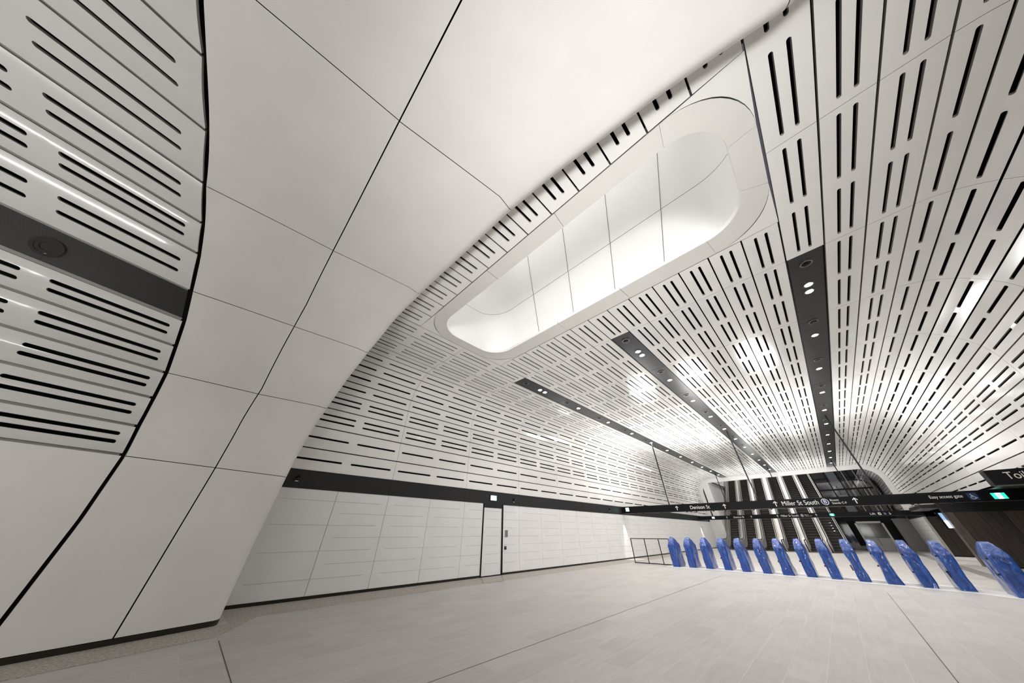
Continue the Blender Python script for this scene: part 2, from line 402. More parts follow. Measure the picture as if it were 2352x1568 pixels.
# vertical joint lines on the shaft wall
jl = MB()
for yb, yt in ((-1.05, -2.9), (.41, -.83), (1.90, 1.21), (3.44, 3.28), (4.99, 5.36)):
    w = .005
    jl.box((6.466, -w, 0), (6.476, w, 1), M['groove'], fr=lambda x, y, z, yb=yb, yt=yt: (x, yb+(yt-yb)*((7.1+z*6.6-7.65)/4.75)+y, 7.1+z*6.6))
local(jl).build('panel_joint', cof)
cs = MB()
cr = rrect(3.12, 6.10, -1.48, 6.88, .9, NR)
for i in range(len(cr)):
    a, b = cr[i], cr[(i+1) % len(cr)]
    cs.face([(a[0], a[1], 7.12), (b[0], b[1], 7.12), (b[0], b[1], 7.17), (a[0], a[1], 7.17)], M['cove'])
local(cs).build('cove_light_strip', cof)['label'] = 'glowing white cove light strip hidden behind the frame lip'

# ------------------------------------------------------------------ light channels, downlights
def add_light(kind, loc, energy, size=.1, col=(1, .99, .98), rot=(0, 0, 0), spot=None, blend=.6, name='lamp_light', size_y=None):
    l = bpy.data.lights.new(name, kind); l.energy = energy; l.color = col
    if kind == 'SPOT': l.spot_size = spot; l.spot_blend = blend; l.shadow_soft_size = size
    elif kind == 'AREA':
        l.size = size
        if size_y: l.shape = 'RECTANGLE'; l.size_y = size_y
        else: l.shape = 'DISK'
    else: l.shadow_soft_size = size
    o = bpy.data.objects.new(name, l); COL.objects.link(o); o.location = loc; o.rotation_euler = rot
    return o
names = ['left', 'middle', 'right']
ordn = ['first', 'second', 'third', 'fourth', 'fifth', 'sixth', 'seventh', 'eighth', 'ninth', 'tenth', 'eleventh', 'twelfth', 'thirteenth']
XS = X0+2*MOD
def ring_mesh(mb, r0, r1, z0, z1, m, n=24):
    for i in range(n):
        a, b = 2*PI*i/n, 2*PI*(i+1)/n
        c = [(math.cos(a), math.sin(a)), (math.cos(b), math.sin(b))]
        mb.face([(r0*c[0][0], r0*c[0][1], z0), (r0*c[1][0], r0*c[1][1], z0), (r1*c[1][0], r1*c[1][1], z0), (r1*c[0][0], r1*c[0][1], z0)], m)
        mb.face([(r1*c[0][0], r1*c[0][1], z0), (r1*c[1][0], r1*c[1][1], z0), (r1*c[1][0], r1*c[1][1], z1), (r1*c[0][0], r1*c[0][1], z1)], m)
        mb.face([(r0*c[0][0], r0*c[0][1], z0), (r0*c[1][0], r0*c[1][1], z0), (r0*c[1][0], r0*c[1][1], z1), (r0*c[0][0], r0*c[0][1], z1)], m)
def disc(mb, r, z, m, n=24): mb.face([(r*math.cos(2*PI*i/n), r*math.sin(2*PI*i/n), z) for i in range(n)], m)
t1, l1 = MB(), MB(); ring_mesh(t1, .085, .115, -.012, .0, M['steel_dark']); disc(l1, .085, -.004, M['lamp'])
trim_me = t1.build('trim_ring'); lens_me = l1.build('lens')
trimdat, lensdat = trim_me.data, lens_me.data
for q in (trim_me, lens_me): bpy.data.objects.remove(q)
s1, s2 = MB(), MB(); ring_mesh(s1, .095, .125, -.02, .0, M['steel_dark']); disc(s2, .095, -.002, M['black'])
ring_mesh(s2, .0, .04, -.03, -.002, M['black_gloss'])
a_, b_ = s1.build('trim_ring'), s2.build('speaker_cone'); sring, scone = a_.data, b_.data
for q in (a_, b_): bpy.data.objects.remove(q)
def inst(name, data, parent):
    o = bpy.data.objects.new(name, data); COL.objects.link(o); o.parent = parent; return o
LE = 60; UPB = 270
for i, (ya, yb) in enumerate(STRIPS):
    yc = (ya+yb)/2
    ch = thing('light_channel', (XS, yc, 7.02), 'dark grey metal light channel in the slatted ceiling, %s' % ['nearest the left wall', 'middle of three', 'rightmost of three'][i], 'light channel', 'light channels of the hall ceiling')
    k = 0; u = 0.0
    while XS+u < XE-.1:
        u1 = min(u+MOD, XE-XS)
        pb = MB(); pb.box((u+.005, -.318, .0), (u1-.005, .318, .03), M['channel']); pb.build('channel_plate', ch)
        u = u1
    rv = MB()
    for sgn in (-1, 1): rv.box((0, sgn*.333-.012, .02), (XE-XS, sgn*.333+.012, .05), M['black'])
    rv.build('shadow_gap', ch)
    for k in range(12):
        x = X0+2*MOD+1.46+k*MOD*.994
        if x > XE-.3: break
        side = ['left', 'middle', 'right'][i]
        dl = thing('downlight', (x, yc, 7.018), 'small round lit downlight, %s from the near end of the %s ceiling channel' % (ordn[k], side), 'ceiling light', 'downlights in the %s channel' % side)
        inst('trim_ring', trimdat, dl); inst('lens', lensdat, dl)
        add_light('SPOT', (x, yc, 6.97), LE*(.5 if k == 0 else .85 if k == 1 else 1.0), .07, spot=math.radians(118), blend=.8)
        if k == 0:
            d2 = thing('downlight', (x+.36, yc, 7.018), 'farther lit downlight of the close pair starting the %s channel' % side, 'ceiling light', 'paired end downlights')
            inst('trim_ring', trimdat, d2); inst('lens', lensdat, d2)
            add_light('SPOT', (x+.36, yc, 6.97), LE*.3, .07, spot=math.radians(125), blend=.8)
        sx = X0+2*MOD+.45+k*MOD*1.0
        if k < 7:
            sp = thing('ceiling_speaker', (sx if k == 0 else sx-.05, yc, 7.018), 'dark round ceiling speaker, %s from the near end of the %s channel' % (ordn[k], side), 'speaker', 'ceiling speakers in the %s channel' % side)
            inst('trim_ring', sring, sp); inst('speaker_cone', scone, sp)

# ------------------------------------------------------------------ near vault and arch rib
PH = math.radians(13.25); X1 = Vector((math.cos(PH), math.sin(PH), 0)); Y1 = Vector((-math.sin(PH), math.cos(PH), 0))
prof = [(8.57, 0), (8.57, 3.3), (8.45, 3.85), (8.22, 4.33), (7.95, 4.77), (7.62, 5.22), (7.2, 5.64), (6.7, 6.03), (6.15, 6.35), (5.6, 6.55), (5.0, 6.66), (4.3, 6.7), (2, 6.7), (-3.2, 6.7), (-4.2, 6.55), (-5.0, 6.0), (-5.4, 5.2), (-5.5, 4.2), (-5.5, 0)]
for _ in range(2):
    q = [prof[0]]
    for a, b in zip(prof[:-1], prof[1:]): q += [(a[0]*.75+b[0]*.25, a[1]*.75+b[1]*.25), (a[0]*.25+b[0]*.75, a[1]*.25+b[1]*.75)]
    q.append(prof[-1]); prof = q
cum = [0]
for a, b in zip(prof[:-1], prof[1:]): cum.append(cum[-1]+math.dist(a, b))
SMAX = cum[-1]
def pr(s):
    s = min(max(s, 0), SMAX-1e-6)
    for i in range(len(cum)-1):
        if cum[i+1] > s: break
    t = (s-cum[i])/(cum[i+1]-cum[i]); a, b = prof[i], prof[i+1]
    return a[0]+(b[0]-a[0])*t, a[1]+(b[1]-a[1])*t
def prn(s):
    a = pr(s-.12); b = pr(s+.12); d = Vector((b[0]-a[0], b[1]-a[1])).normalized(); return d.y, -d.x   # outward (y, z)
def s_at(y, z):
    best = min(range(2000), key=lambda i: (pr(SMAX*i/2000)[0]-y)**2+(pr(SMAX*i/2000)[1]-z)**2)
    return SMAX*best/2000
def s_ang(deg):     # profile station seen at this elevation from 1.45 m above the floor at y=0
    best = 0; bd = 9
    for i in range(3000):
        y, z = pr(SMAX*.8*i/3000)
        if z < 1.45: continue
        d = abs(math.atan2(z-1.45, y)-math.radians(deg))
        if d < bd: bd = d; best = SMAX*.8*i/3000
    return best
def nw(t, s, off=0.0):
    y, z = pr(s); ny, nz = prn(s); y += ny*off; z += nz*off
    p = X1*t+Y1*y; return (p.x, p.y, z)
def curve_t(pts):   # pts (t, y, z) -> function of s, linear
    L = sorted((s_at(y, z), t) for t, y, z in pts)
    def f(s):
        if s <= L[0][0]: return L[0][1]
        for (a, ta), (b, tb) in zip(L[:-1], L[1:]):
            if s <= b: return ta+(tb-ta)*(s-a)/(b-a)
        return L[-1][1]
    return f
def mirror_tail(tw): # right side out of the frame: hold world X roughly symmetric
    return [((xw+.2292*y)/.9734, y, z) for xw, y, z in tw]
tA = curve_t([(.80, 8.57, .05), (.80, 8.57, 1.6), (.74, 8.56, 2.56), (.65, 8.55, 3.06), (.56, 8.51, 3.58), (.46, 8.36, 4.04), (.30, 8.12, 4.50), (.14, 7.83, 4.93), (-.09, 7.45, 5.39), (-.32, 6.98, 5.81), (-.57, 6.47, 6.16), (-.87, 5.86, 6.45), (-1.18, 4.97, 6.65), (-1.50, 4.01, 6.7), (-1.72, 3.35, 6.7), (-2.05, 2.0, 6.7)]+mirror_tail([(-2.3, 0, 6.7), (-2.2, -2.5, 6.7), (-1.9, -4.6, 6.4), (-1.3, -5.5, 4), (-1.3, -5.5, .1)]))
tB = curve_t([(1.97, 8.57, .05), (2.0, 8.56, 2.53), (1.99, 8.55, 3.2), (1.93, 8.25, 4.27), (1.64, 7.30, 5.54), (1.51, 6.79, 5.95), (1.11, 5.38, 6.59), (.32, 2.27, 6.7), (-.08, .67, 6.7)]+mirror_tail([(-.25, -2.5, 6.7), (-.2, -4.6, 6.4), (0, -5.5, 4), (0, -5.5, .1)]))
tC = curve_t([(3.34, 8.57, .05), (3.35, 8.57, 1.07), (3.39, 8.57, 1.97), (3.43, 8.56, 2.77), (3.50, 8.51, 3.58), (3.55, 8.30, 4.16), (3.555, 7.95, 4.75), (3.55, 7.38, 5.46), (3.49, 6.64, 6.06), (3.28, 5.24, 6.62), (2.91, 3.41, 6.7), (2.55, 1.71, 6.7), (2.37, .5, 6.7), (2.26, -.63, 6.7), (2.20, -1.14, 6.7), (2.16, -1.73, 6.7), (2.14, -2.19, 6.7), (2.13, -2.67, 6.7)]+mirror_tail([(2.6, -4.0, 6.6), (2.3, -4.9, 6.1), (1.9, -5.5, 4), (1.5, -5.5, .1)]))
sA_ = lambda y, z: s_at(y, z)
jn = [(.075, .075, .075), (2.555, 2.555, 2.555), (s_at(8.36, 4.04), s_at(8.31, 4.15), s_at(8.24, 4.27)), (s_at(7.46, 5.38), s_at(7.27, 5.57), s_at(7.08, 5.73)),
      (s_at(5.85, 6.46), s_at(5.38, 6.59), s_at(4.85, 6.67)), (s_at(2.92, 6.7), s_at(2.27, 6.7), s_at(1.55, 6.7)), (s_at(-.6, 6.7), s_at(-1.6, 6.7), s_at(-2.71, 6.7)),
      (s_at(-4.6, 6.35), s_at(-4.7, 6.3), s_at(-4.85, 6.2)), (s_at(-5.5, 3.4), s_at(-5.5, 3.4), s_at(-5.5, 3.4)), (SMAX-.08, SMAX-.08, SMAX-.08)]
rib = MB(); RR = .20
def ribpt(h, u, s):
    # h: 0 left half (A..B), 1 right half (B..C rolling over the edge); u 0..1
    if h == 0:
        a, b = tA(s)+.015, tB(s)-.010; return nw(a+(b-a)*u, s)
    a, b = tB(s)+.010, tC(s)-RR
    if u <= .8: return nw(a+(b-a)*u/.8, s)
    th = (u-.8)/.2*PI/2
    return nw(b+RR*math.sin(th), s, RR*(1-math.cos(th)))
def bend(u, h):
    return u
for k in range(len(jn)-1):
    ja, jb = jn[k], jn[k+1]
    for h in (0, 1):
        us = [i/4 for i in range(5)] if h == 0 else [0, .2, .4, .6, .72, .8, .84, .88, .92, .96, 1.0]
        nv = 14
        def S(u, v):
            uu = u if h == 0 else min(u/.8, 1)
            if h == 0: a = ja[0]+(ja[1]-ja[0])*uu; b = jb[0]+(jb[1]-jb[0])*uu
            else: a = ja[1]+(ja[2]-ja[1])*min(uu, .93)/.93; b = jb[1]+(jb[2]-jb[1])*min(uu, .93)/.93
            g = .006
            return a+g+(b-a-2*g)*v
        grid = [[ribpt(h, u, S(u, v/nv)) for u in us] for v in range(nv+1)]
        for v in range(nv):
            for i in range(len(us)-1): rib.face([grid[v][i], grid[v][i+1], grid[v+1][i+1], grid[v+1][i]], M['grc'])
        # returns at the joints so that each piece has thickness
        def ret(line, svals, us_, off=.05):
            for i in range(len(line)-1): 
                pass
ribo = struct(rib.build('wall_arch', smooth=True))
rb = MB(); N = 120
sv = [SMAX*i/N for i in range(N+1)]
for a, b in zip(sv[:-1], sv[1:]):
    # dark backing behind joints
    q = [nw(tA(a)-.10, a, .05), nw(tC(a)-RR+.04, a, .035), nw(tC(b)-RR+.04, b, .035), nw(tA(b)-.10, b, .05)]
    m0 = nw(tB(a), a, .04); m1 = nw(tB(b), b, .04)
    rb.face([q[0], m0, m1, q[3]], M['void']); rb.face([m0, q[1], q[2], m1], M['void'])
    # cheek facing the hall and cheek at the left joint
    def D(s):
        y, z = pr(s); return (1.75 if z < 3 else max(.42, 1.75-(z-3)*.50)) if y > 0 else (1.2 if z < 5 else .42)
    rb.face([nw(tC(a), a, RR), nw(tC(b), b, RR), nw(tC(b), b, D(b)), nw(tC(a), a, D(a))], M['grc'])
    rb.face([nw(tA(a)+.016, a, 0), nw(tA(b)+.016, b, 0), nw(tA(b)+.016, b, .06), nw(tA(a)+.016, a, .06)], M['grc'])
rb.build('arch_backing', ribo)

nv = MB()
angs = [10.65, 14.0, 17.2, 20.6, 23.9, 27.7, 32.5, 36.2, 40.7, 46.3, 52.9, 61.0, 71, 83]
js = [2.57]+[s_ang(a) for a in angs]
def nmap_bulge(s0, s1):
    def f(u, s, off):
        c = (s-(s0+s1)/2)/((s1-s0)/2)
        b = .052*(1-c*c)
        return nw(tA(s)+u, s, off-b+.012)
    return f
NU0 = -.035
for i in range(len(js)-1):
    s0, s1 = js[i], js[i+1]
    if i == 5: continue
    e = .14 if i < 5 else (.2 if i < 8 else .27)
    mp = nmap_bulge(s0, s1)
    for s_e in (s0, s1): nv.face([nw(tA(s_e)-.06, s_e-.03, .045), nw(-14, s_e-.03, .045), nw(-14, s_e+.03, .045), nw(tA(s_e)-.06, s_e+.03, .045)], M['edge'])  # grey strips behind the row joints stand in for shading of the panel edges
    for k in range(5):
        u1 = NU0-k*1.64*2; u0 = u1-1.64*2
        if k == 0: su = [(u1-e-1.38-.26-1.38, u1-e-1.38-.26), (u1-e-1.38, u1-e)]; u0 = u1-e-1.38-.26-1.38-.13
        else: u1 = NU0-e-1.38-.26-1.38-.13-(k-1)*3.28; u0 = u1-3.28; su = [(u0+.13, u0+1.51), (u0+1.77, u0+3.15)]
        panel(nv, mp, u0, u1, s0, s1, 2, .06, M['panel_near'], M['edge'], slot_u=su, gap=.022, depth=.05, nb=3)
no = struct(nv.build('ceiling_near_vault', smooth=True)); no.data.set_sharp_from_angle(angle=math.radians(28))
nb = MB()
NUE = -16
for i in range(60):
    a = .07+(2.55-.07)*i/60; b = .07+(2.55-.07)*(i+1)/60
    nb.face([nw(tA(a)-.035, a), nw(NUE, a), nw(NUE, b), nw(tA(b)-.035, b)], M['grc'])
    nb.face([nw(tA(a)-.035, a), nw(tA(b)-.035, b), nw(tA(b)-.05, b, .06), nw(tA(a)-.035, a, .06)], M['edge'])
struct(nb.build('wall_near_left'))
nk = MB()
for a, b in zip(sv[:-1], sv[1:]):
    if pr(a)[1] > 2.2 or pr(a)[0] < 0:
        inv_ = pr(a)[0] < 0
        nk.face([nw(tA(a), a, .16), nw(NUE, a, .16), nw(NUE, b, .16), nw(tA(b), b, .16)], M['void'])
nk.build('backing', no)
# plain remainder of the near vault, outside the picture
nq = MB()
sR = js[-1]
for i in range(40):
    a = sR+(SMAX-sR)*i/40; b = sR+(SMAX-sR)*(i+1)/40
    nq.face([nw(tA(a)-.06, a), nw(NUE, a), nw(NUE, b), nw(tA(b)-.06, b)], M['grc'])
struct(nq.build('ceiling_near_plain'))
bwp = MB(); bwp.face([nw(NUE, s) for s in [SMAX*i/80 for i in range(81)]], M['grc']); struct(bwp.build('wall_back'))
# black perforated channel in the near vault with a round lamp housing
nc = thing('light_channel', (0, 0, 0), 'wide black perforated channel between glossy slatted panels left of the arch', 'light channel')
pm, pnt, pb_ = new_mat('perforated_black_sheet')
pb_.inputs['Base Color'].default_value = (.03, .03, .03, 1); pb_.inputs['Roughness'].default_value = .45; pb_.inputs['Metallic'].default_value = .3
tcx = pnt.nodes.new('ShaderNodeTexCoord'); vx = pnt.nodes.new('ShaderNodeTexVoronoi'); vx.inputs['Scale'].default_value = 130; vx.inputs['Randomness'].default_value = 0
rx = pnt.nodes.new('ShaderNodeValToRGB'); rx.color_ramp.elements[0].color = (.004, .004, .004, 1); rx.color_ramp.elements[1].color = (.032, .032, .032, 1); rx.color_ramp.elements[0].position = .3; rx.color_ramp.elements[1].position = .36
pnt.links.new(tcx.outputs['Object'], vx.inputs['Vector']); pnt.links.new(vx.outputs['Distance'], rx.inputs['Fac']); pnt.links.new(rx.outputs['Color'], pb_.inputs['Base Color'])
M['perf'] = pm
pc = MB(); s0, s1 = js[5]+.03, js[6]-.02
for k in range(4):
    a = s0+(s1-s0)*k/4; b = s0+(s1-s0)*(k+1)/4
    pc.face([nw(tA(a)-.06, a, .04), nw(NUE, a, .04), nw(NUE, b, .04), nw(tA(b)-.06, b, .04)], M['perf'])
pc.build('perforated_plate', nc)
sm = (s0+s1)/2-.02
P0 = Vector(nw(-1.62, sm, .03)); ny, nz = prn(sm); nrm = -(Y1*ny+Vector((0, 0, nz)))
lamp = thing('recessed_downlight', P0, 'round black unlit recessed downlight in the black channel at the left edge', 'ceiling light')
lamp.rotation_euler = (-nrm).to_track_quat('Z', 'Y').to_euler()
a1, a2, a3 = MB(), MB(), MB()
ring_mesh(a1, .115, .155, -.03, .0, M['black_gloss'], 32); a1.build('trim_ring', lamp)
disc(a2, .115, -.004, M['void']); ring_mesh(a2, .07, .115, -.018, -.004, M['black_gloss'], 32); a2.build('reflector', lamp)
disc(a3, .068, -.006, M['black_gloss'], 24); a3.build('lens', lamp)

# ------------------------------------------------------------------ left wall
wl = MB(); PW = 1.645; JX0 = 3.0-PW
DX0, DX1 = 8.95, 10.14
def wallpanel(xa, xb): wl.box((xa+.006, WL, .07), (xb-.006, WL+.04, ZB0), M['wall'])
xj = [JX0+PW*k for k in range(0, 30)]
for a, b in zip(xj[:-1], xj[1:]):
    if b <= DX0+.05 or a >= DX1-.05: wallpanel(a, b)
    elif a < DX0: wallpanel(a, DX0)
    else: pass
for a in xj:
    if a < DX1 < a+PW: wallpanel(DX1, a+PW)
wlo = struct(wl.build('wall_left'))
wb = MB(); wb.box((JX0, WL+.03, 0), (DX0, WL+.30, 3.0), M['void']); wb.box((DX1, WL+.03, 0), (60, WL+.30, 3.0), M['void']); wb.box((DX0, WL+.12, 0), (DX1, WL+.3, 3.0), M['void'])
wb.build('backing', wlo)
# tapering relief ledges cast into the panels, their shadow lines painted in grey
lg = MB()
for r in range(7):
    z = .40+.302*r
    k = r % 2
    for j in range(k, 29, 2):
        a = xj[j]+.25; b = xj[min(j+2, 29)]-.22
        for (p, q) in ([(a, min(b, DX0-.06)), (max(a, DX1+.08), b)] if a < DX1 and b > DX0 else [(a, b)]):
            if q-p < .3: continue
            f0, f1 = (p-a)/(b-a), (q-a)/(b-a)
            d0, d1 = .002+.016*f0, .002+.016*f1
            V = [(p, WL, z), (q, WL, z), (q, WL-d1*.5, z+.004), (p, WL-d0*.5, z+.002), (p, WL, z+.016), (q, WL, z+.018)]
            lg.add(V, [(0, 1, 2, 3), (3, 2, 5, 4), (0, 3, 4), (1, 5, 2)], M['relief'])
lg.build('relief_ledge', wlo)
bd = MB(); 
xb_ = [1.3+3.3*k for k in range(0, 14)]
for a, b in zip(xb_[:-1], xb_[1:]): bd.box((a+.003, WL-.015, ZB0), (b-.003, WL+.05, ZB1), M['band'])
bd.box((1.3, WL-.03, ZB1-.012), (xb_[-1], WL-.015, ZB1+.004), M['band'])
struct(bd.build('trim_2'))
sk = MB(); sk.box((1.4, WL-.012, 0), (DX0-.02, WL+.05, .07), M['skirt']); sk.box((DX1+.02, WL-.012, 0), (60, WL+.05, .07), M['skirt']); struct(sk.build('baseboard_left'))
sk = MB(); tc0 = tC(0)
for i in range(30):
    t0 = -14+(tc0-RR+14)*i/30; t1 = -14+(tc0-RR+14)*(i+1)/30
    sk.face([nw(t0, .0, -.004), nw(t1, .0, -.004), nw(t1, .075, -.004), nw(t0, .075, -.004)], M['skirt'])
for i in range(8):
    th0, th1 = PI/2*i/8, PI/2*(i+1)/8
    A0 = lambda th, s: nw(tc0-RR+(RR+.004)*math.sin(th), s, RR-(RR+.004)*math.cos(th))
    sk.face([A0(th0, 0), A0(th1, 0), A0(th1, .075), A0(th0, .075)], M['skirt'])
sk.face([nw(tc0+.004, 0, RR), nw(tc0+.004, 0, 1.7), nw(tc0+.004, .075, 1.7), nw(tc0+.004, .075, RR)], M['skirt'])
struct(sk.build('baseboard_arch'))
# door
dr = bpy.data.objects.new('door_1', None); COL.objects.link(dr); dr.location = ((DX0+DX1)/2, WL, 0); struct(dr)
def dl(mbx): mbx.v = [(x-(DX0+DX1)/2, y-WL, z) for x, y, z in mbx.v]; return mbx
q = MB(); q.box((DX0-.005, WL-.02, 0), (DX0+.055, WL+.06, ZB0), M['black']); q.box((DX1-.06, WL-.03, 0), (DX1+.01, WL+.06, ZB0), M['black']); q.box((DX0+.05, WL-.01, 2.345), (DX1-.05, WL+.06, ZB0), M['band']); q.box((DX0+.05, WL-.01, 0), (DX1-.05, WL+.03, .03), M['black'])
dl(q).build('door_frame', dr)
q = MB(); q.box((DX0+.06, WL+.005, .035), (DX1-.065, WL+.045, 2.34), M['wall'])
for r in range(7):
    z = .40+.302*r; p, qq = DX0+.2, DX1-.2
    q.add([(p, WL+.005, z), (qq, WL+.005, z), (qq, WL-.002, z+.004), (p, WL+.003, z+.003), (p, WL+.005, z+.016), (qq, WL+.005, z+.018)], [(0, 1, 2, 3), (3, 2, 5, 4), (0, 3, 4), (1, 5, 2)], M['relief'])
dl(q).build('door_leaf', dr)
sgp = thing('intercom_plate', (10.38, WL, 1.40), 'small grey louvred intercom plate on the white wall right of the door', 'intercom')
q = MB(); q.box((-.09, -.012, -.13), (.09, 0, .13), M['doorgrey']); q.build('plate', sgp)
q = MB()
for k in range(6): q.box((-.07, -.018, -.11+k*.04), (.07, -.012, -.095+k*.04), M['steel_dark'])
q.build('louvre', sgp)
cr_ = thing('card_reader', (10.32, WL, .89), 'small black card reader on the white wall below the intercom plate', 'card reader')
q = MB(); q.box((-.055, -.03, -.055), (.055, 0, .055), M['black']); q.build('reader_body', cr_)
q = MB(); q.box((-.03, -.034, -.01), (.03, -.03, .03), M['steel_dark']); q.build('keypad', cr_)

def running_man(mb, m, fr):
    # figure of the exit pictogram in a 1 x 1 cell
    def poly(P): mb.prism(P, 0, .004, lambda a, b, c: fr(a, b, c), m)
    n = 10; poly([(.56+.07*math.cos(2*PI*i/n), .84+.07*math.sin(2*PI*i/n)) for i in range(n)])
    poly([(.40, .74), (.58, .72), (.52, .42), (.38, .42)]); poly([(.40, .44), (.52, .42), (.66, .22), (.60, .18)])
    poly([(.38, .46), (.48, .40), (.30, .18), (.12, .18), (.12, .24), (.26, .24)]); poly([(.58, .72), (.56, .64), (.70, .52), (.76, .56)]); poly([(.42, .74), (.24, .70), (.20, .54), (.26, .54), (.30, .64), (.42, .66)])
M['green_pale'] = emit_mat('exit_pale', (0.35, 0.85, 0.75), 0.4)  # paler copy of the exit green, overexposed glow put into the colour
def exit_sign(loc, w, h, label, rz, parent=None, name='exit_sign', housing=True, face='green'):
    """sign facing local -Y, x to the right"""
    if parent is None: e = thing(name, loc, label, 'exit sign', rz=rz)
    else:
        e = bpy.data.objects.new(name, None); COL.objects.link(e); e.parent = parent; e.location = loc; e.rotation_euler = (0, 0, rz)
    par = e
    if housing:
        q = MB(); q.box((-w/2-.02, -.02, -h/2-.02), (w/2+.02, .02, h/2+.02), M['black']); q.build('housing', par)
    q = MB(); q.box((-w/2, -.026, -h/2), (w/2, -.021, h/2), M[face]); q.build('lit_face', par)
    q = MB(); q.box((-w*.19, -.029, -h/2), (w*.19, -.027, h/2), M['greenwhite']); q.build('white_door_symbol', par)
    q = MB(); running_man(q, M['green'], lambda a, b, c: (-w*.19+a*w*.38, -.034+c, -h/2+b*h)); q.build('running_figure', par)
    return e
ex = exit_sign((9.50, WL-.03, 2.725), .36, .19, 'lit pale green exit sign on the black band above the door', 0, face='green_pale')
def wall_camera(x, z, label):
    c = thing('security_camera', (x, WL-.015, z), label, 'camera')
    q = MB(); q.tube((0, 0, .03), (0, -.03, .03), .06, M['black'], 16); q.build('base', c)
    q = MB(); q.tube((0, -.03, .02), (0, -.09, -.03), .035, M['black_gloss'], 14); q.build('lens_tube', c)
    q = MB(); q.box((-.04, -.02, -.085), (.04, -.003, -.065), M['white']); q.build('white_clip', c)['label'] = 'small white clip'
wall_camera(10.85, 2.72, 'small black camera on the wall band right of the exit sign')
wall_camera(1.80, 2.74, 'small black camera on the wall band beside the arch edge')
wall_camera(20.3, 2.73, 'small black camera on the wall band before the first sign beam')

# ------------------------------------------------------------------ floor
q = MB(); q.face([(-18, -14, 0), (80, -14, 0), (80, 14, 0), (-18, 14, 0)], M['floor']); flo = struct(q.build('floor'))
q = MB()
q.face([(1.9, 9.45, .002), (60, 9.45, .002), (60, WL, .002), (1.9, WL, .002)], M['border'])
q.face([(1.45, 8.62, .002), (1.9, 9.45, .002), (1.9, WL, .002), (1.38, WL, .002), (1.38, 9.16, .002)], M['border'])
def n2(t, y): p = X1*t+Y1*y; return (p.x, p.y, .002)
q.face([n2(-14, 8.57), n2(-14, 7.72), n2(3.0, 7.72), n2(3.36, 8.0), n2(3.42, 8.57)], M['border'])
q.build('stone_border', flo)
q = MB()
def ln(mb, a, b, w, m, z=.003):
    a = Vector(a); b = Vector(b); d = (b-a).normalized(); n_ = Vector((-d.y, d.x))*w/2
    mb.face([(a.x-n_.x, a.y-n_.y, z), (b.x-n_.x, b.y-n_.y, z), (b.x+n_.x, b.y+n_.y, z), (a.x+n_.x, a.y+n_.y, z)], m)
ln(q, (-6, 4.16), (16.6, 4.16), .008, M['groove']); ln(q, (1.05, -5), (1.18, 7.9), .01, M['groove']); ln(q, (-6, -.274), (15.5, -.274), .010, M['groove'])
q.build('expansion_joint', flo)
q = MB(); q.face([(19, -3.35, .003), (62, -3.95, .003), (62, -4.5, .003), (19, -3.75, .003)], M['darkstone']); q.build('dark_stone_band', flo)
hb = thing('floor_hatch', (0, 0, 0), 'thin dark outline of a floor hatch in front of the door', 'floor hatch')
q = MB()
HP = [(9.00, 10.60), (8.10, 9.45), (9.02, 9.38), (10.08, 10.60)]
for a, b in zip(HP, HP[1:]+HP[:1]): ln(q, a, b, .012, M['groove'], .004)
q.build('hatch_edge', hb)

# ------------------------------------------------------------------ sign beams
def beam(ox, oy, ex_, L, zb, zt, thick, label, name):
    d = Vector((ex_, -math.sqrt(1-ex_*ex_), 0))
    b = thing(name, (ox, oy, 0), label, 'sign', rz=math.atan2(d.y, d.x))
    # local frame: x along the beam (reading direction), -y toward viewer
    return b, d
def txt(b, s, x0, x1, z, size, mat=None, name='lettering', y=-.105):
    mw = Matrix.Translation((x0, y, z)) @ Matrix.Rotation(PI/2, 4, 'X')
    return text_mesh(name, s, size, mat or M['letter'], b, mw, width=x1-x0)
def arrow(b, xc, z, h, up=True, y=-.105):
    q = MB(); w = h*.075
    def fr(a, c, e): return (xc+a, y+e, z+(c if up else -c))
    def P(pts): q.prism(pts, -.004, .002, fr, M['letter'])
    P([(-w, -h/2), (w, -h/2), (w, h/2-.02), (-w, h/2-.02)])
    for sg in (-1, 1): P([(0, h/2), (0, h/2-2.6*w), (sg*h*.34, h/2-h*.34-1.6*w), (sg*h*.38, h/2-h*.34)])
    q.build('arrow', b)
def wheel(b, xc, z, s, y=-.103):
    q = MB(); q.box((xc-s/2, y, z-s/2), (xc+s/2, y+.004, z+s/2), M['signblue']); p = q.build('accessible_symbol', b)
    q = MB()
    def fr(a, c, e): return (xc+a*s, y-.003+e, z+c*s)
    P = lambda pts: q.prism(pts, 0, .003, fr, M['letter'])
    P([(-.10+.06*math.cos(2*PI*i/10), .32+.06*math.sin(2*PI*i/10)) for i in range(10)])
    P([(-.13, .24), (-.06, .24), (-.02, 0), (-.10, -.02)]); P([(-.05, .14), (.12, .12), (.12, .07), (-.04, .09)]); P([(-.06, .0), (.14, -.01), (.27, -.24), (.20, -.27), (.10, -.08), (-.06, -.06)]); P([(.20, -.20), (.34, -.16), (.35, -.22), (.22, -.27)])
    for i in range(14):
        a0 = math.radians(130+i*17); a1 = math.radians(130+(i+1)*17)
        P([(-.03+.20*math.cos(a0), -.12+.20*math.sin(a0)), (-.03+.20*math.cos(a1), -.12+.20*math.sin(a1)), (-.03+.25*math.cos(a1), -.12+.25*math.sin(a1)), (-.03+.25*math.cos(a0), -.12+.25*math.sin(a0))])
    q.build('wheelchair_figure', p)
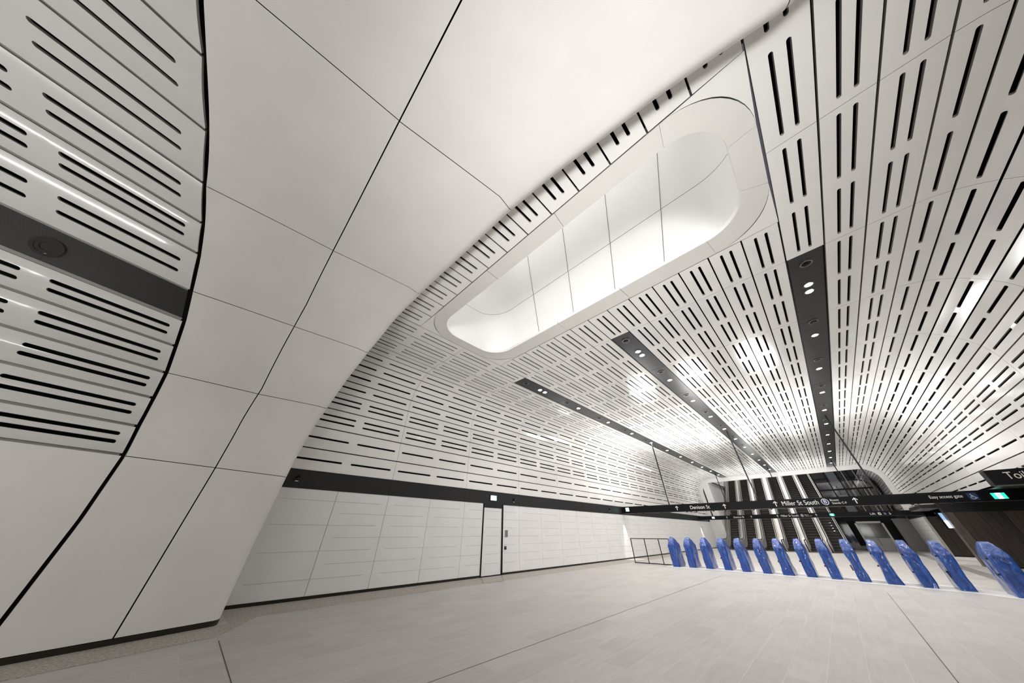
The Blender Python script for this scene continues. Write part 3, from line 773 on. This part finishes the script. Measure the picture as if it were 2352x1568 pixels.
def bus_badge(b, xc, z, r):
    q = MB(); n = 28; fr = lambda a, c, e: (xc+a, -.103+e, z+c)
    q.prism([(r*math.cos(2*PI*i/n), r*math.sin(2*PI*i/n)) for i in range(n)], -.004, 0, fr, M['letter']); p = q.build('bus_badge', b)
    q = MB(); q.prism([(r*.84*math.cos(2*PI*i/n), r*.84*math.sin(2*PI*i/n)) for i in range(n)], -.006, -.004, fr, M['signblue']); q.build('badge_field', p)
    text_mesh('badge_letter', 'B', r*1.6, M['letter'], p, Matrix.Translation((xc, -.111, z)) @ Matrix.Rotation(PI/2, 4, 'X'), align='CENTER')
b1, d1 = beam(22.2, 10.66, .1175, 19, 2.56, 2.97, .2, 'nearer long black sign beam above the gates reading Easy access gate', 'sign_beam')
def beam_body(b, L, joints, z0, z1):
    js_ = [0]+joints+[L]
    for a, c in zip(js_[:-1], js_[1:]):
        q = MB(); q.box((a+.006, -.1, z0), (c-.006, .1, z1), M['black']); q.build('beam_casing', b)
    q = MB(); q.box((0, -.06, z0-.012), (L, .06, z0), M['steel_dark']); q.build('underside_rail', b)
beam_body(b1, 19, [.30, 3.0, 7.56, 9.98+.0, 13.18, 15.80], 2.56, 2.97)
arrow(b1, 3.68, 2.76, .24); txt(b1, 'Denison St', 4.46, 5.55, 2.755, .27); arrow(b1, 6.34, 2.76, .24)
arrow(b1, 8.78, 2.78, .26); txt(b1, 'Miller St South', 9.06, 10.56, 2.765, .30); bus_badge(b1, 10.82, 2.775, .145)
txt(b1, 'Buses', 11.04, 11.36, 2.835, .125, name='lettering'); txt(b1, 'Stands C-F', 11.06, 11.60, 2.70, .125, name='lettering')
arrow(b1, 11.95, 2.78, .26); txt(b1, 'Easy access gate', 14.34, 15.28, 2.78, .17); wheel(b1, 15.55, 2.75, .27)
exit_sign((16.22, -.085, 2.735), .36, .22, None, 0, parent=b1, name='exit_panel', housing=False)
exit_sign((.42, -.085, 2.79), .24, .22, None, 0, parent=b1, name='exit_panel', housing=False, face='green_pale')
for i, x in enumerate([.94, 1.43, 2.59, 3.14, 4.19, 4.74, 5.66, 6.3, 7.18, 7.68, 8.49, 9.14, 9.83, 10.39, 11.26, 11.82, 13.06, 13.72, 14.44, 14.9]):
    q = MB()
    n = 8; q.prism([(.06*math.cos(PI+PI*k/n), .055*math.sin(PI+PI*k/n)) for k in range(n+1)], -.045, .045, lambda a, c, e, x=x: (x+a, e, 2.56+c), M['rubber'])
    q.build('sensor_pod', b1)
for y_ in (7.43, 2.64, -2.15):
    t = (10.66-y_)/.9931
    q = MB(); q.tube((t, 0, 2.97), (t, 0, 7.0), .038, M['black'], 12); q.build('hanger_rod', b1)
b2, d2 = beam(40.5, 10.66, 0.0, 16, 2.56, 2.9, .2, 'farther black sign beam in front of the escalators reading Lift', 'sign_beam')
beam_body(b2, 15.95, [1.3, 4.6, 9.3, 12.3], 2.58, 2.92)
arrow(b2, 2.78, 2.745, .19); txt(b2, 'Denison St', 3.38, 4.28, 2.745, .22); arrow(b2, 4.90, 2.75, .19); arrow(b2, 7.0, 2.75, .19)
txt(b2, 'Miller St South', 7.26, 8.54, 2.75, .23); bus_badge(b2, 8.80, 2.745, .105); txt(b2, 'Buses', 9.0, 9.25, 2.80, .09); txt(b2, 'Stands C-F', 9.0, 9.46, 2.70, .09)
arrow(b2, 9.77, 2.75, .19); txt(b2, 'Lift', 13.10, 13.40, 2.735, .22); wheel(b2, 13.93, 2.735, .17)
q = MB(); q.box((13.55, -.104, 2.65), (13.72, -.1, 2.82), M['letter']); q.box((13.60, -.108, 2.68), (13.63, -.104, 2.76), M['black']); q.box((13.645, -.108, 2.68), (13.675, -.104, 2.79), M['black']); q.build('lift_symbol', b2)
arrow(b2, 14.2, 2.735, .18, up=False)
exit_sign((10.80, -.085, 2.745), .30, .17, None, 0, parent=b2, name='exit_panel', housing=False)
exit_sign((1.51, -.085, 2.755), .25, .16, None, 0, parent=b2, name='exit_panel', housing=False, face='green_pale')
for y_ in (7.43, 2.64, -2.15):
    t = 10.66-y_
    q = MB(); q.tube((t, 0, 2.92), (t, 0, 7.0), .035, M['black'], 10); q.build('hanger_rod', b2)
# Toilets blade
tb = thing('hanging_sign', (15.0, -3.49, 0), 'black hanging box sign reading Toilets at the right edge of the picture', 'sign', rz=-PI/2)
q = MB(); q.box((0, -.03, 2.49), (2.2, .32, 2.85), M['black']); q.build('sign_box', tb)
q = MB(); q.box((0.0, .05, 2.47), (2.2, .1, 2.49), M['steel_dark']); q.build('underside_rail', tb)
txt(tb, 'Toilets', .27, .82, 2.69, .24, y=-.035)

# ------------------------------------------------------------------ barrier
ba = thing('barrier', (19.5, 7.35, 0), 'low black framed glass barrier between the left wall and the first wrapped gate', 'barrier')
YB = [9.19, 8.37, 7.56, 7.0]
def bx(a, c): return (a[0]-19.5, a[1]-7.35, a[2])
q = MB(); q.box((-.02, YB[-1]-7.35, 1.13), (.02, YB[0]-7.35, 1.165), M['black']); q.build('top_rail', ba)
q = MB(); q.box((-.02, YB[-1]-7.35, .0), (.02, YB[0]-7.35, .035), M['black']); q.build('bottom_rail', ba)
for y_ in YB: q = MB(); q.box((-.022, y_-7.35-.017, 0), (.022, y_-7.35+.017, 1.14), M['black']); q.build('post', ba)
for a, c in zip(YB[:-1], YB[1:]): q = MB(); q.box((-.005, c-7.35+.02, .06), (.005, a-7.35-.02, 1.13), M['glass']); q.build('glass_panel', ba)

# ------------------------------------------------------------------ wrapped gates
GY = [6.62, 5.90, 5.15, 4.38, 3.64, 2.89, 2.18, 1.47, .77, .05, -.65, -1.36, -2.05, -2.92]
GX = [18.55, 18.72, 18.72, 18.70, 18.5, 18.4, 18.3, 18.25, 18.1, 17.95, 17.75, 17.5, 17.35, 16.6]
feat = ['swelling side folds', 'with pale scuffed right side', 'with loose sagging back edge', 'with open torn hood', 'tight vertical creases', 'long creases and a dirty foot', 'a twisted lower skirt', 'crumpled bright hood', 'a smooth dark lower front', 'narrow gathered waist, hanging clip', 'a bulging rounded foot', 'bright crinkled hood', 'two black side clips', 'wide smooth hood, small white sticker']
order = ['first', 'second', 'third', 'fourth', 'fifth', 'sixth', 'seventh', 'eighth', 'ninth', 'tenth', 'eleventh', 'twelfth', 'thirteenth', 'last']
q = MB()
for a, c, xa, xc in zip([7.1]+GY, GY+[-5.6], [18.7]+GX, GX+[16.4]):
    q.add([(xa-.42, a, 0), (xc-.42, c, 0), (xc+1.25, c, 0), (xa+1.25, a, 0), (xa-.42, a, .018), (xc-.42, c, .018), (xc+1.25, c, .018), (xa+1.25, a, .018)], [(4, 5, 6, 7), (0, 1, 5, 4), (2, 3, 7, 6)], M['plinth'])
q.build('gate_plinth', flo)
GP = [(0, 0), (0, .30), (-.01, .60), (0, .88), (.13, 1.04), (.30, 1.17), (.46, 1.22), (.62, 1.17), (.78, 1.05), (.90, .93), (.96, .70), (.98, .40), (.98, .0)]
for i, (gy, gx) in enumerate(zip(GY, GX)):
    wide = .155 if i < 13 else .21
    g = thing('ticket_gate', (gx, gy, .018), '%s blue-wrapped ticket gate from the barrier, %s' % (order[i], feat[i]), 'ticket gate', 'row of plastic-wrapped ticket gates')
    bm = bmesh.new(); rng = random.Random(i*3+1)
    # dense side grid: stations along profile ring x width
    P = []
    for a, b in zip(GP[:-1], GP[1:]):
        L = math.dist(a, b); n = max(1, int(L/.045))
        for k in range(n): P.append((a[0]+(b[0]-a[0])*k/n, a[1]+(b[1]-a[1])*k/n))
    P.append(GP[-1])
    cx, cz = .48, .5
    waist = 1-.22*(i in (9, 10)); foot = 1.25 if i in (10, 6) else 1.0
    NW = 6; rngs = []
    fracs = [1.0, .85, .6, .35, .12]
    def P3(px, pz, yy): return Vector((px, yy, pz))
    layers = []
    # front/top/back skin across the width
    for w in range(NW+1):
        yy = -wide+2*wide*w/NW; layers.append([P3(p[0], p[1], yy) for p in P])
    V = [[bm.verts.new(p) for p in l] for l in layers]
    for w in range(NW):
        for k in range(len(P)-1): bm.faces.new((V[w][k], V[w][k+1], V[w+1][k+1], V[w+1][k]))
    for w, sg in ((0, -1), (NW, 1)):
        prev = V[w]
        for f in (.78, .55, .32, .1):
            cur = [bm.verts.new(P3(cx+(p[0]-cx)*f, (p[1] if p[1] < .01 else cz*(1-f)*1.0+p[1]*f), sg*wide)) for p in P]
            for k in range(len(P)-1):
                bm.faces.new((prev[k], prev[k+1], cur[k+1], cur[k]) if sg > 0 else (cur[k], cur[k+1], prev[k+1], prev[k]))
            prev = cur
        bm.faces.new(prev)
    sd = Vector((i*7.3, i*3.1, i*1.7))
    for v in bm.verts:
        c = v.co.copy(); z = c.z
        ws = 1-(1-waist)*math.exp(-((z-.45)/.22)**2); fs = 1+(foot-1)*math.exp(-(z/.18)**2)
        c.y *= ws*fs; c.x = cx+(c.x-cx)*(.94+.06*ws)*(1+(fs-1)*.3)
        if z > .85 : c.y *= 1-.45*((z-.85)/.37)**1.5
        nz = noise.noise_vector(Vector((c.x*3.2, c.y*3.2, z*1.6))+sd)*.036+noise.noise_vector(Vector((c.x*8, c.y*8, z*4))+sd)*.020
        k = min(1, z/.08) if z < .08 else 1
        rd = 1-abs(noise.noise(Vector((c.x*5+c.z*1.2, c.y*5, c.z*2.4-c.x*1.5))+sd))*2.2
        rv_ = Vector((c.x-cx, c.y*1.5, (c.z-.6)*.5)).normalized()*max(rd, 0)**2*.032; nz += rv_
        v.co = c+Vector((nz.x, nz.y, nz.z*.5))*k
    bmesh.ops.recalc_face_normals(bm, faces=bm.faces)
    me = bpy.data.meshes.new('plastic_wrap'); bm.to_mesh(me); bm.free(); me.materials.append(M['plastic'])
    for p in me.polygons: p.use_smooth = True
    w = bpy.data.objects.new('plastic_wrap', me); COL.objects.link(w); w.parent = g
    md = w.modifiers.new('s', 'SUBSURF'); md.levels = 1; md.render_levels = 1
    zc = .42+.06*math.sin(i*2.1)
    q = MB(); q.box((.10, wide-.005, zc-.02), (.16, wide+.035, zc+.025), M['black']); q.build('clip', g)
    if i in (10, 11, 12, 13): q = MB(); q.box((.10, wide-.02, .80), (.17, wide+.03, .84), M['black']); q.build('clip', g)
    if i in (9, 12): q = MB(); q.box((.04, wide-.01, zc-.13), (.08, wide+.03, zc-.02), M['rubber']); q.build('strap', g)
    if i == 13: q = MB(); q.box((-.035, -.06, .52), (-.028, .02, .60), M['white']); q.build('white_sticker', g)['label'] = 'small white square sticker'

# ------------------------------------------------------------------ escalators
EX = 41.0; SL = math.tan(math.radians(30)); EY = [8.95, 7.45, 5.84, 4.12, 2.50, 1.00]
def esc_z(x):  # height of step line
    if x < 1.0: return 0
    if x < 2.4: t = (x-1.0)/1.4; return SL*.7*t*t*1.0
    return SL*.7+(x-2.4)*SL
NS = 58
lab = ['nearest the left white wall', 'second from the left wall', 'third from the left wall', 'third from the glass lift shaft', 'second from the glass lift shaft', 'beside the glass lift shaft']
sq = MB(); sq.box((0, -.5, -.20), (.395, .5, 0), M['step']); sq.box((-.004, -.5, -.03), (.03, .5, .004), M['step_edge'])
for k in range(12): sq.box((-.006, -.48+k*.08, -.2), (0, -.44+k*.08, -.03), M['step'])
so = sq.build('step'); step_me = so.data; bpy.data.objects.remove(so)
for i, y0 in enumerate(EY):
    e = thing('escalator', (EX, y0-.5, 0), 'silver escalator with black steps, %s' % lab[i], 'escalator', 'bank of escalators at the far end')
    q = MB(); q.box((-.9, -.52, 0), (0.2, .52, .02), M['steel_dark']); q.build('comb_plate', e)
    for k in range(NS):
        x = .2+k*.4; z = esc_z(x+.2)
        o = inst('step', step_me, e); o.location = (x, 0, z)
    for sg in (-1, 1):
        yw = sg*.60
        pts = []
        xs = [-.55, 0, .6, 1.2, 1.8, 2.4]+[2.4+2*k for k in range(1, 11)]
        q = MB()
        prof_l = [(x, esc_z(x)+.0) for x in xs]; prof_h = [(x, esc_z(x)+.86) for x in xs]
        n = 8; nose = [(-.55-.33*math.sin(PI*k/n), .45+.41*math.cos(PI*k/n)) for k in range(1, n)]
        outl = prof_l+prof_h[::-1]+nose
        q.prism([(p[0], p[1]) for p in prof_l]+[(p[0], p[1]) for p in prof_h[::-1]], yw-.075, yw+.075, lambda a, c, e_: (a, e_, c), M['steel'])
        q.prism([(-.55, 0), (-.55, .86)]+nose, yw-.075, yw+.075, lambda a, c, e_: (a, e_, c), M['steel'])
        bal = q.build('balustrade', e)
        q = MB(); line = [( -.85, yw, .30)]+[(p[0]-.03, yw, p[1]+.0) for p in nose[::-1]]+[(p[0], yw, p[1]+.02) for p in prof_h]
        q.path_tube(line, .045, M['rubber'], 8); q.build('handrail', bal)
        q = MB()
        q.prism([(x, esc_z(x)+.0) for x in xs[1:]]+[(x, esc_z(x)+.22) for x in xs[1:]][::-1], yw-sg*.075-.02, yw-sg*.075+.02, lambda a, c, e_: (a, e_, c), M['steel_dark']); q.build('skirt_panel', bal)
    q = MB(); yo = -.675
    gapw = (EY[i]-1.0)-(EY[i+1] if i < 5 else EY[i]-1.5)
    if i < 5 and gapw > .32:
        ya, yb = -.675, -.5-gapw+.182
        q.prism([(x, esc_z(x)-.05) for x in xs]+[(x, esc_z(x)+.60) for x in xs][::-1], yb, ya, lambda a, c, e_: (a, e_, c), M['steel']); q.build('deck_panel', e)
# shaft enclosure
q = MB()
q.box((44.9, 9.42, .0), (75, 10.10, 20), M['white']); q.box((44.95, 10.10, 0), (46, 10.9, 3.05), M['white'])
struct(q.build('wall_shaft_left'))
q = MB(); q.face([(66, -8, 0), (66, 12, 0), (66, 12, 26), (66, -8, 26)], M['step']); struct(q.build('wall_shaft_back'))
q = MB(); q.face([(46, -8, 11), (66, -8, 22), (66, 12, 22), (46, 12, 11)], M['white']); struct(q.build('ceiling_shaft'))
q = MB(); q.box((44.95, -5.2, 7.05), (45.1, 9.8, 11), M['white']); struct(q.build('wall_shaft_front'))

# ------------------------------------------------------------------ lift
lf = thing('lift_shaft', (50, -2.56, 0), 'dark glass lift shaft with black frame and silver doors right of the escalators', 'lift')
YL, YRr = 2.2+.15, -2.05
q = MB(); q.box((0, YRr, 2.75), (3.0, YL, 13), M['glassdark']); q.box((0.0, YRr, 0), (3.0, YRr+.5, 2.75), M['glassdark']); q.box((0, YL-.75, 0), (3, YL, 2.75), M['glassdark']); q.build('glass_enclosure', lf)
for zz_ in (2.7, 5.3, 8.1, 10.8): q = MB(); q.box((-.06, YRr, zz_), (0, YL, zz_+.14), M['black']); q.build('frame_rail', lf)
for yy in (YRr, -.75, .15, 1.1, YL-.1): q = MB(); q.box((-.07, yy, 2.7), (-.01, yy+.1, 13), M['black']); q.build('frame_post', lf)
for zz_ in (3.1, 5.75, 8.5): q = MB(); q.box((-.02, .30, zz_), (-.004, 1.0, zz_+1.75), M['glassgrey']); q.build('grey_panel', lf)
for yy in (-1.5, -1.2, -.3): q = MB(); q.tube((-.02, yy, 2.9), (-.02, yy, 12.5), .03, M['steel'], 8); q.build('guide_rail', lf)
q = MB(); q.box((-.08, -.95, 0), (0.02, -.80, 2.40), M['steel']); q.box((-.08, .95, 0), (0.02, 1.10, 2.40), M['steel']); q.box((-.08, -.95, 2.25), (0.02, 1.10, 2.40), M['steel']); q.build('door_surround', lf)
for a, c in ((-.80, .07), (.08, .95)):
    q = MB(); q.box((-.03, a+.01, 0), (0, c-.01, 1.0), M['doorgrey']); q.box((-.03, a+.01, 1.0), (0, c-.01, 2.25), M['doorglass']); q.build('lift_door', lf)
q = MB(); q.box((-.05, -2.05, 2.42), (0.02, 2.35, 2.72), M['black']); hd = q.build('header_panel', lf)
bw = MB(); bw.box((49.9, -5.4, 0), (50.2, -4.2, 2.6), M['steel_dark']); struct(bw.build('wall_lift_side'))
ll = thing('wall_light', (49.7, 0.35, 2.1), 'slim vertical lit white panel beside the lift and the last escalator', 'light')
q = MB(); q.box((0, -.06, -.7), (.05, .06, .45), M['screen']); q.build('lit_panel', ll)

# ------------------------------------------------------------------ right side
q = MB()
q.box((41.6, WR-.25, 0), (62, WR, 2.97), M['wall'])
for k in range(12): 
    for z in (.4, .7, 1.0, 1.3, 1.6, 1.9, 2.2): q.box((41.8+k*1.645, WR, z), (43.1+k*1.645, WR+.008, z+.012), M['edge'])
struct(q.build('wall_right'))
q = MB()
for k in range(6): q.box((41.3, -5.28-.52*(k+1)+.012, .05), (41.45, -5.28-.52*k, 2.5), M['wood'])
q.box((41.45, -8.6, 0), (41.6, -5.28, 3.0), M['void']); q.box((41.22, -5.33, 0), (41.6, -5.22, 2.5), M['steel'])
struct(q.build('wall_recess'))
q = MB(); q.box((30.0, -8.8, 0), (41.5, -8.6, 3.0), M['wood']); struct(q.build('wall_recess_side'))
q = MB(); q.face([(30, -8.8, 3.0), (41.6, -8.8, 3.0), (41.6, WR, 3.0), (30, WR, 3.0)], M['band']); struct(q.build('ceiling_recess'))
q = MB()
js_ = [-4.65, -4.95, -5.76, -6.52]
for a, b, m_ in ((-4.65, -4.95, 'wood2'), (-4.95, -5.76, 'wood'), (-5.76, -6.52, 'wood'), (-6.52, -7.9, 'wood2'), (-7.9, -9.3, 'wood2'), (-9.3, -10.7, 'wood2'), (-10.7, -12.1, 'wood2'), (-12.1, -13.5, 'wood2')):
    q.box((30.0, b+.012, .05), (30.04, a, 2.38), M[m_])
q.box((30.04, -13.5, 0), (30.5, -4.66, 2.40), M['void']); q.box((30.04, -4.66, .0), (30.6, -4.62, 2.38), M['wood2'])
struct(q.build('wall_right_timber'))
q = MB(); q.box((30.0, -13.5, 2.38), (30.5, -4.62, 2.97), M['band']); struct(q.build('trim_3'))
q = MB(); q.box((2, -13.6, 2.97), (41.5, WR-.0, 3.05), M['band']); struct(q.build('ceiling_side_soffit'))
q = MB(); q.box((2, -13.8, 0), (41, -13.5, 3.0), M['wall']); struct(q.build('wall_right_far'))
q = MB(); q.box((1.7, -13.6, 0), (2.0, -5.0, 3.05), M['wall']); struct(q.build('wall_right_near'))
q = MB(); q.box((30.3, -4.75, 2.62), (34.5, -4.0, 2.8), M['channel']); struct(q.build('trim_4'))
q = MB(); q.box((41.2, WR-.05, 2.5), (49.5, WR+.03, 2.97), M['band']); struct(q.build('trim_5'))
sc_ = thing('display_screen', (30.6, -4.45, 2.02), 'slim hanging display with lit white and blue screen beside the dark timber wall', 'screen')
q = MB(); q.box((0, -.55, -.42), (.06, .06, .40), M['black_gloss']); q.build('display_body', sc_)
q = MB(); q.box((-.006, -.34, -.36), (0, -.04, .0), M['screen']); q.box((-.006, -.34, .01), (0, -.04, .36), M['screenblue']); q.build('screen_face', sc_)
q = MB(); q.tube((.03, -.25, .4), (.03, -.25, .62), .03, M['black']); q.build('bracket', sc_)

# ------------------------------------------------------------------ lights
# wash lights under the first sign beam at the wall and along the right side
add_light('SPOT', (22.0, 10.45, 2.5), 60, .03, spot=math.radians(38), blend=.5, name='wall_wash_light')
add_light('SPOT', (40.2, 10.45, 2.5), 50, .03, spot=math.radians(38), blend=.5, name='wall_wash_light')
add_light('SPOT', (38.5, -6.2, 2.9), 60, .05, spot=math.radians(100), blend=.5, name='recess_light')
add_light('SPOT', (33.5, -6.0, 2.9), 50, .05, spot=math.radians(100), blend=.5, name='recess_light')
# added unseen fill lights facing up over the two sign beams
for yy in (6.6, 2.9, -.8):
    add_light('AREA', (21.9-.118*yy*.5, yy, 3.05), UPB/3, 1.6, col=(1, .995, .985), rot=(PI, 0, 0), name='beam_fill_light')
    add_light('AREA', (40.3, yy, 3.05), UPB/6, 1.6, col=(1, .995, .985), rot=(PI, 0, 0), name='beam_fill_light')
# daylight falling down the light well and down the escalator shaft
add_light('AREA', (4.6, 2.7, 13.6), 22, 3.2, col=(1, 1, 1), size_y=9.0, name='light_well_daylight')
add_light('AREA', (56, 3.5, 15.0), 230, 6, col=(1, .98, .95), size_y=10, name='shaft_light')
# two added fill lights behind the viewer, brightening arch and ceiling
ad = add_light('AREA', (-5.5, -4.0, 1.9), 25, 7, col=(1, .995, .985), size_y=2.2, name='rear_fill_light')
ad.rotation_euler = Vector((-13.5, -7.0, -5.2)).to_track_quat('Z', 'Y').to_euler()
ad = add_light('AREA', (-3.0, -3.6, 1.6), 58, 3, col=(1, .995, .985), size_y=1.5, name='rear_fill_light')
ad.rotation_euler = Vector((-12.5, -8.5, -5.4)).to_track_quat('Z', 'Y').to_euler(); ad.data.spread = 1.35
# added tube light out of view, giving streaks and fill on the near slats
M['tube'] = emit_mat('added_tube_glow', (1.0, .99, .97), 5)
for n_, (t_, y_, z_, L_) in enumerate(((-5.1, 4.5, 3.0, 8.0),)):
    lo = thing('added_tube_light', X1*t_+Y1*y_+Vector((0, 0, z_)), 'slim added tube light, out of view, hanging below the near slatted vault', 'ceiling light', rz=PH)
    q = MB(); q.tube((-L_/2, 0, 0), (L_/2, 0, 0), .075, M['tube'], 20); q.build('diffuser', lo)
    q = MB()
    for x_ in (-L_/2-.03, L_/2): q.tube((x_, 0, 0), (x_+.03, 0, 0), .08, M['black'], 20)
    q.build('end_cap', lo)
    for x_ in (-L_/2+.5, -.5): q = MB(); q.tube((x_, 0, .07), (x_, 0, 6.3-z_), .008, M['black'], 6); q.build('suspension_cable', lo)
w = bpy.data.worlds.new('World'); sc.world = w; w.use_nodes = True
w.node_tree.nodes['Background'].inputs[0].default_value = (.8, .85, 1, 1); w.node_tree.nodes['Background'].inputs[1].default_value = 0.02

# ------------------------------------------------------------------ camera
f_px, pitch, az, roll = 619.8, .615, .782, .001
c, s = math.cos(az), math.sin(az)
Fh = Vector((c, s, 0)); Rr = Vector((s, -c, 0)); Zv = Vector((0, 0, 1))
Fv = Fh*math.cos(pitch)+Zv*math.sin(pitch); Uv = -Fh*math.sin(pitch)+Zv*math.cos(pitch)
R2 = Rr*math.cos(roll)+Uv*math.sin(roll); U2 = Uv*math.cos(roll)-Rr*math.sin(roll)
cam = bpy.data.cameras.new('camera'); cam.sensor_width = 36; cam.lens = 36*f_px/2352; cam.clip_start = .05; cam.clip_end = 300
co = bpy.data.objects.new('camera', cam); COL.objects.link(co)
m = Matrix((( R2.x, U2.x, -Fv.x, 0), (R2.y, U2.y, -Fv.y, 0), (R2.z, U2.z, -Fv.z, 1.45), (0, 0, 0, 1)))
co.matrix_world = m
sc.camera = co
sc.view_settings.view_transform = 'Standard'; sc.view_settings.look = 'None'; sc.view_settings.gamma = 1; sc.view_settings.use_curve_mapping = False
sc.cycles.diffuse_bounces = 10; sc.cycles.max_bounces = 14
sc.view_settings.exposure = 2.35
